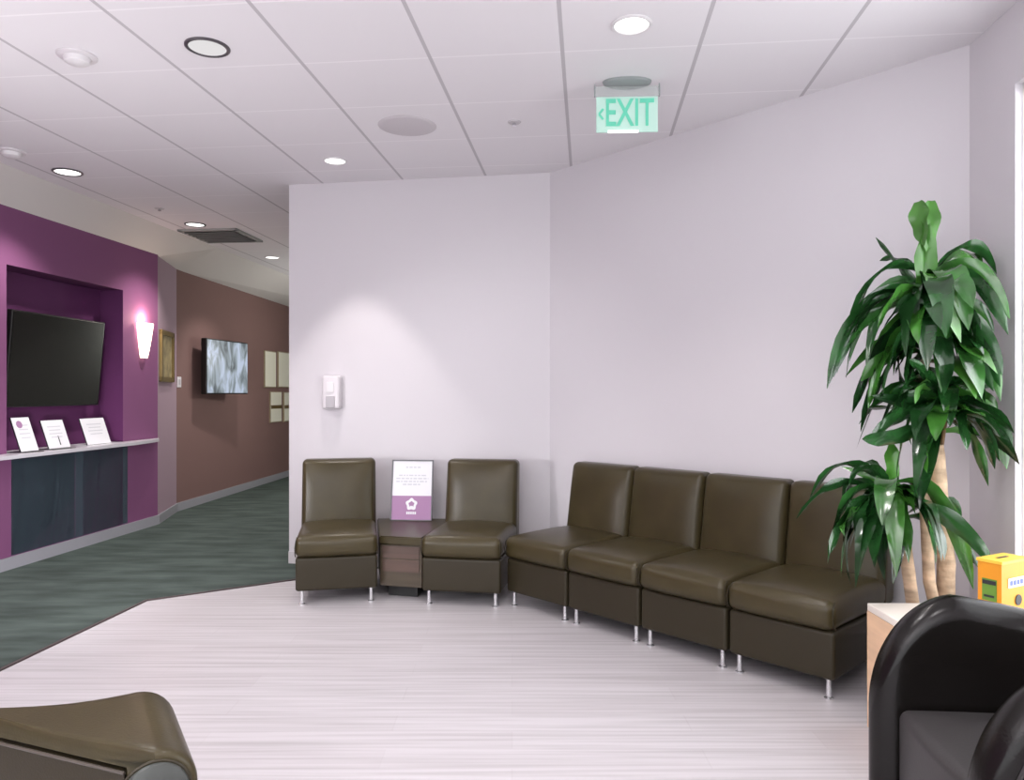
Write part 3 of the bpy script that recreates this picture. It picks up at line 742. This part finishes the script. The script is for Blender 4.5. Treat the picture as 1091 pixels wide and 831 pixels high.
c3L = [
    (948, 525, 890, 460, 858, 545, -.04, .022, .6), (947, 525, 900, 495, 882, 600, -.16, .036, .9), (947, 527, 905, 510, 896, 615, -.2, .032, .8),
    (947, 527, 915, 500, 915, 610, -.26, .036, .5), (948, 527, 930, 505, 932, 605, -.28, .034, .2), (948, 527, 950, 500, 955, 615, -.24, .034, -.1),
    (949, 525, 980, 505, 998, 600, -.22, .044, -.5), (950, 525, 1005, 500, 1037, 628, -.12, .036, -.8), (948, 522, 915, 480, 900, 530, -.1, .028, .7),
    (948, 525, 945, 480, 940, 560, -.3, .036, .1), (949, 525, 975, 490, 985, 555, -.24, .034, -.4), (948, 520, 940, 480, 905, 500, .05, .02, .5), (948, 524, 960, 520, 968, 600, -.18, .03, -.3),
    (948, 526, 985, 505, 1003, 598, -.3, .050, -.5), (947, 526, 905, 520, 884, 590, -.24, .038, 1.1), (950, 526, 1010, 520, 1034, 600, -.05, .036, -1.0),
    (947, 524, 925, 515, 905, 585, -.1, .03, .7), (949, 524, 1000, 500, 1008, 560, .02, .03, -.6)]
crown(0, c1L, 1, M['leaf']); crown(0, c2L, 2, M['leaf']); crown(0, c3L, 3, M['leaf'])
shoot = [(984, 338, 984, 290, 986, 240, -.03, .034, .3), (986, 330, 990, 280, 990, 238, -.05, .028, -.5), (978, 215, 981, 232, 985, 262, -.05, .036, .9), (992, 214, 991, 232, 987, 268, -.04, .032, -.5), (1010, 350, 1012, 340, 1020, 338, -.15, .02, .2), (1010, 375, 1016, 360, 1018, 340, -.24, .022, 0), (1004, 425, 985, 390, 975, 430, -.3, .02, 1.2), (1005, 385, 1020, 370, 1040, 425, -.34, .034, -.1), (950, 520, 955, 490, 948, 470, -.1, .026, .3)]
crown(0, shoot, 4, M['leafl'], 0)

# ================================================================ CEILING FITTINGS
def downlight(px, py, r, ring, dif, label, power, cone=110, blend=.6, col=(1, .93, .9)):
    p = K(px, py)
    o = thing('recessed_downlight', label, 'light', p, 0, 'recessed ceiling downlights')
    bm = new(); prof = [(r, 0), (r, -.006), (r * .93, -.010), (r * .84, -.008), (r * .82, -.001)]
    n = 36; R_ = [[bm.verts.new((a * math.cos(2 * PI * i / n), a * math.sin(2 * PI * i / n), z)) for i in range(n)] for a, z in prof]
    for a, b in zip(R_, R_[1:]):
        for i in range(n): bm.faces.new((a[i], a[(i + 1) % n], b[(i + 1) % n], b[i]))
    obj('trim_ring', bm, ring, o)
    bm = new(); lathe(bm, [(0, -.004), (r * .83, -.004), (r * .83, -.001), (0, -.001)], n=36); obj('diffuser', bm, dif, o)
    if power:
        ld = bpy.data.lights.new('downlight_and_fill_lamp', 'SPOT'); ld.energy = power; ld.spot_size = math.radians(cone); ld.spot_blend = blend; ld.shadow_soft_size = .05; ld.color = col
        lo = bpy.data.objects.new('downlight_and_fill_lamp', ld); C.objects.link(lo); lo.location = (0, 0, -.02); lo.parent = o
    return o
downlight(673, 26, .092, M['ringw'], M['lit'], 'bright round downlight above the exit sign', 50)
downlight(221, 50, .103, M['ringd'], M['dim'], 'large dim downlight with a dark rim in the tiled ceiling', 0)
downlight(357, 171, .085, M['ringw'], M['lit'], 'lit downlight close to the top of the white back wall', 62, 66, .35)
downlight(72, 183, .105, M['ringd'], M['lit'], 'lit downlight with a dark rim near the plum wall', 110)
downlight(208, 239, .10, M['ringd'], M['lit'], 'small lit downlight just before the square vent', 110)
downlight(290, 274, .09, M['ringw'], M['lit'], 'farthest small downlight over the corridor beyond the vent', 110)
sp = K(434, 134); bm = new(); lathe(bm, [(0, -.008), (.15, -.008), (.175, -.004), (.18, -.0005), (0, -.0005)], n=40)
tag(obj('ceiling_speaker', bm, M['grille'], None, True, sp), 'flat round grey speaker grille in the tiled ceiling', 'speaker')
for px, py, lab in ((82, 59, 'white dome smoke detector nearer the camera on the ceiling'), (12, 161, 'white smoke detector at the left edge of the ceiling')):
    o = thing('smoke_detector', lab, 'detector', K(px, py), 0, 'ceiling smoke detectors')
    bm = new(); lathe(bm, [(0, -.012), (.085, -.012), (.09, -.008), (.09, -.0005), (0, -.0005)], n=32); obj('base', bm, M['plastic'], o)
    bm = new(); lathe(bm, [(0, -.05), (.03, -.048), (.055, -.035), (.06, -.0125), (0, -.0125)], n=32); obj('dome', bm, M['ringw'], o)
for px, py, lab in ((548, 130, 'small sprinkler cap in the ceiling tile left of the exit sign'), (170, 222, 'small sprinkler cap on the ceiling near the plum wall corner')):
    o = thing('sprinkler_head', lab, 'sprinkler', K(px, py), 0, 'ceiling sprinklers')
    bm = new(); lathe(bm, [(0, -.006), (.036, -.006), (.042, -.0005), (0, -.0005)], n=24); obj('escutcheon', bm, M['grille'], o)
    bm = new(); lathe(bm, [(0, -.022), (.014, -.022), (.010, -.0065), (0, -.0065)], n=16); obj('deflector', bm, M['chrome'], o)
vp = K(236, 250.5)
vt = thing('air_vent', 'square grey louvred air vent in the ceiling before the corridor', 'vent', vp, -TH)
bm = new(); box(bm, (-.29, -.29, -.006), (.29, .29, -.0005)); obj('backing', bm, M['ventd'], vt, False)
bm = new()
for lo, hi in (((-.31, -.31, -.02), (-.27, .31, -.0005)), ((.27, -.31, -.02), (.31, .31, -.0005)), ((-.31, -.31, -.02), (.31, -.27, -.0005)), ((-.31, .27, -.02), (.31, .31, -.0005))): box(bm, lo, hi)
obj('frame', bm, M['vent'], vt, False)
bm = new()
for k in range(7): box(bm, (-.27, -.03, -.002), (.27, .03, .002), Matrix.Translation((0, -.235 + .078 * k, -.022)) @ Matrix.Rotation(math.radians(28), 4, 'X'))
obj('louvre', bm, M['vent'], vt, False)
# exit sign
ep = K(668, 87); ae = -.04
ex = thing('exit_sign', 'green and clear EXIT sign hanging from the ceiling', 'sign', ep, ae)
ez = lambda y: (HY - y) * ep.y / F + CAMZ - CEIL
bm = new(); lathe(bm, [(0, -.024), (.095, -.024), (.125, -.012), (.13, -.0005), (0, -.0005)], n=36)
bmesh.ops.scale(bm, vec=(1, .55, 1), verts=bm.verts[:]); obj('canopy', bm, M['canopy'], ex)
hw = .167
bm = new(); rbox(bm, (-hw, -.006, ez(103)), (hw, .006, -.026), .002, 1); obj('clear_panel', bm, M['acr'], ex)
for s in (-1, 1):
    bm = new(); box(bm, (s * (hw + .003) - .003, -.008, ez(103)), (s * (hw + .003) + .003, .008, ez(85.5) - .02)); obj('edge_strip', bm, M['canopy'], ex, False)
bm = new(); rbox(bm, (-hw + .005, -.004, ez(141)), (hw - .005, .004, ez(103) - .001), .002, 1); lp = obj('legend_panel', bm, M['mint'], ex)
zc = (ez(104.5) + ez(139)) / 2
text_mesh('EXIT', .205, M['exitg'], 'lettering', lp, Matrix.Translation((.012, -.0062, zc)) @ Matrix.Rotation(PI / 2, 4, 'X'), .0015, .62)
bm = new()
for s in (1, -1):
    box(bm, (0, -.0075, -.006), (.036, -.0045, .006), Matrix.Translation((-.148, 0, zc)) @ Matrix.Rotation(s * math.radians(-52), 4, 'Y'))
obj('arrow', bm, M['exitg'], lp, False)
bm = new(); box(bm, (-.10, -.007, ez(141)), (.06, .007, ez(139))); obj('bright_line', bm, M['lit'], ex, False)  # thin emissive line along the legend panel's lower edge

# device on the white back wall
uw = (W12 - W1L).normalized(); tw = on_wall(356, W1L, uw); p = W1L + uw * tw; aw = math.atan2(uw.y, uw.x)
dv_ = thing('wall_dispenser', 'small white dispenser with grey lower panel on the white wall above the left chair', 'dispenser', (p.x, p.y, CAMZ + 1 * p.y / F), aw)
bm = new(); rbox(bm, (-.072, -.075, -.13), (.072, 0, .13), .02, 2); obj('body', bm, M['plastic'], dv_)
bm = new(); rbox(bm, (-.036, -.082, -.12), (.036, -.0755, -.03), .003, 1); obj('lower_panel', bm, M['greyp'], dv_)
bm = new(); rbox(bm, (-.03, -.082, .0), (.03, -.0755, .08), .003, 1); obj('window', bm, M['ringw'], dv_)

# ================================================================ LIGHT
def area(loc, rot, sx, sy, e, col=(1, 1, 1)):
    l = bpy.data.lights.new('added_area_lamp', 'AREA'); l.shape = 'RECTANGLE'; l.size = sx; l.size_y = sy; l.energy = e; l.color = col
    o = bpy.data.objects.new('added_area_lamp', l); C.objects.link(o); o.location = loc; o.rotation_euler = rot; return o
area((-.6, -1.0, 2.9), (math.radians(25), 0, 0), 3.5, 2.5, 60, (1, .97, .98))  # added overhead fill behind the camera, no fitting there
area((-1.7, -.1, 1.6), (math.radians(180 + 24), 0, math.radians(-14)), 2.5, 1.5, 250, (1, .98, .99))  # added upward fill that brightens the ceiling, not a fitting
pl_ = bpy.data.lights.new('sconce_lamp', 'POINT'); pl_.energy = 6; pl_.color = (1, .72, .55); pl_.shadow_soft_size = .04
o = bpy.data.objects.new('sconce_lamp', pl_); C.objects.link(o); o.parent = sc; o.location = (0, -.06, .22)
for (x, y, pw_) in ((-.2, 2.6, 75), (-2.3, 4.2, 85), (.6, 1.2, 45), (-2.2, 2.0, 75), (-1.6, 14, 60)):  # extra spots added to brighten floor and walls, without fittings
    l = bpy.data.lights.new('downlight_and_fill_lamp', 'SPOT'); l.energy = pw_; l.spot_size = math.radians(130); l.spot_blend = .8; l.shadow_soft_size = .1; l.color = (1, .95, .95)
    o = bpy.data.objects.new('downlight_and_fill_lamp', l); C.objects.link(o); o.location = (x, y, 2.93)
for (x, y, z, pw_) in ((-1.75, 10.4, 1.9, 50),):  # unseen point light added to brighten the corridor
    l = bpy.data.lights.new('corridor_fill', 'POINT'); l.energy = pw_; l.shadow_soft_size = .15; l.color = (1, .97, .94)
    o = bpy.data.objects.new('corridor_fill', l); C.objects.link(o); o.location = (x, y, z)
l = bpy.data.lights.new('studio_and_fill_lamp', 'SPOT'); l.energy = 220; l.spot_size = math.radians(44); l.spot_blend = .9; l.shadow_soft_size = .16; l.color = (1, .98, 1)
o = bpy.data.objects.new('studio_and_fill_lamp', l); C.objects.link(o); o.location = (-3.3, 2.3, 1.15)
o.rotation_euler = (Vector((-.35, 5.6, .95)) - o.location).to_track_quat('-Z', 'Y').to_euler()
area((-2.75, 3.0, .9), (math.radians(180 + 8), 0, 0), 1.2, 1.2, 27, (1, .98, .99))  # added low uplight, brightens the left part of the ceiling
l = bpy.data.lights.new('studio_and_fill_lamp', 'SPOT'); l.energy = 420; l.spot_size = math.radians(50); l.spot_blend = 1; l.shadow_soft_size = .2; l.color = (1, .96, 1)  # second spot, added only to brighten the lower plum wall
o = bpy.data.objects.new('studio_and_fill_lamp', l); C.objects.link(o); o.location = (-1.9, 2.6, .75)
o.rotation_euler = (Vector((-3.65, 6.9, .35)) - o.location).to_track_quat('-Z', 'Y').to_euler()
wd = bpy.data.worlds.new('daylight'); bpy.context.scene.world = wd; wd.use_nodes = True
bg = wd.node_tree.nodes['Background']; bg.inputs[0].default_value = (.95, .96, 1, 1); bg.inputs[1].default_value = 2.7

a, b = rx(wy0 - .05), rx(wy1 + .05); mid = ((a[0] + b[0]) / 2 + .35, (a[1] + b[1]) / 2, 1.6)
l = area(mid, (PI / 2, 0, PI / 2 - TH), 2.2, 2.3, 45, (.95, .98, 1)); l.name = 'window_daylight'

# ================================================================ CAMERA
cd = bpy.data.cameras.new('camera'); cd.sensor_width = 36; cd.lens = 36 * F / 1091; cd.shift_y = (HY - 415.5) / 1091; cd.clip_start = .05
co = bpy.data.objects.new('camera', cd); C.objects.link(co); co.location = (0, 0, CAMZ); co.rotation_euler = (PI / 2, 0, 0)
bpy.context.scene.camera = co
vs = bpy.context.scene.view_settings; vs.view_transform = 'Standard'; vs.look = 'None'; vs.exposure = 0
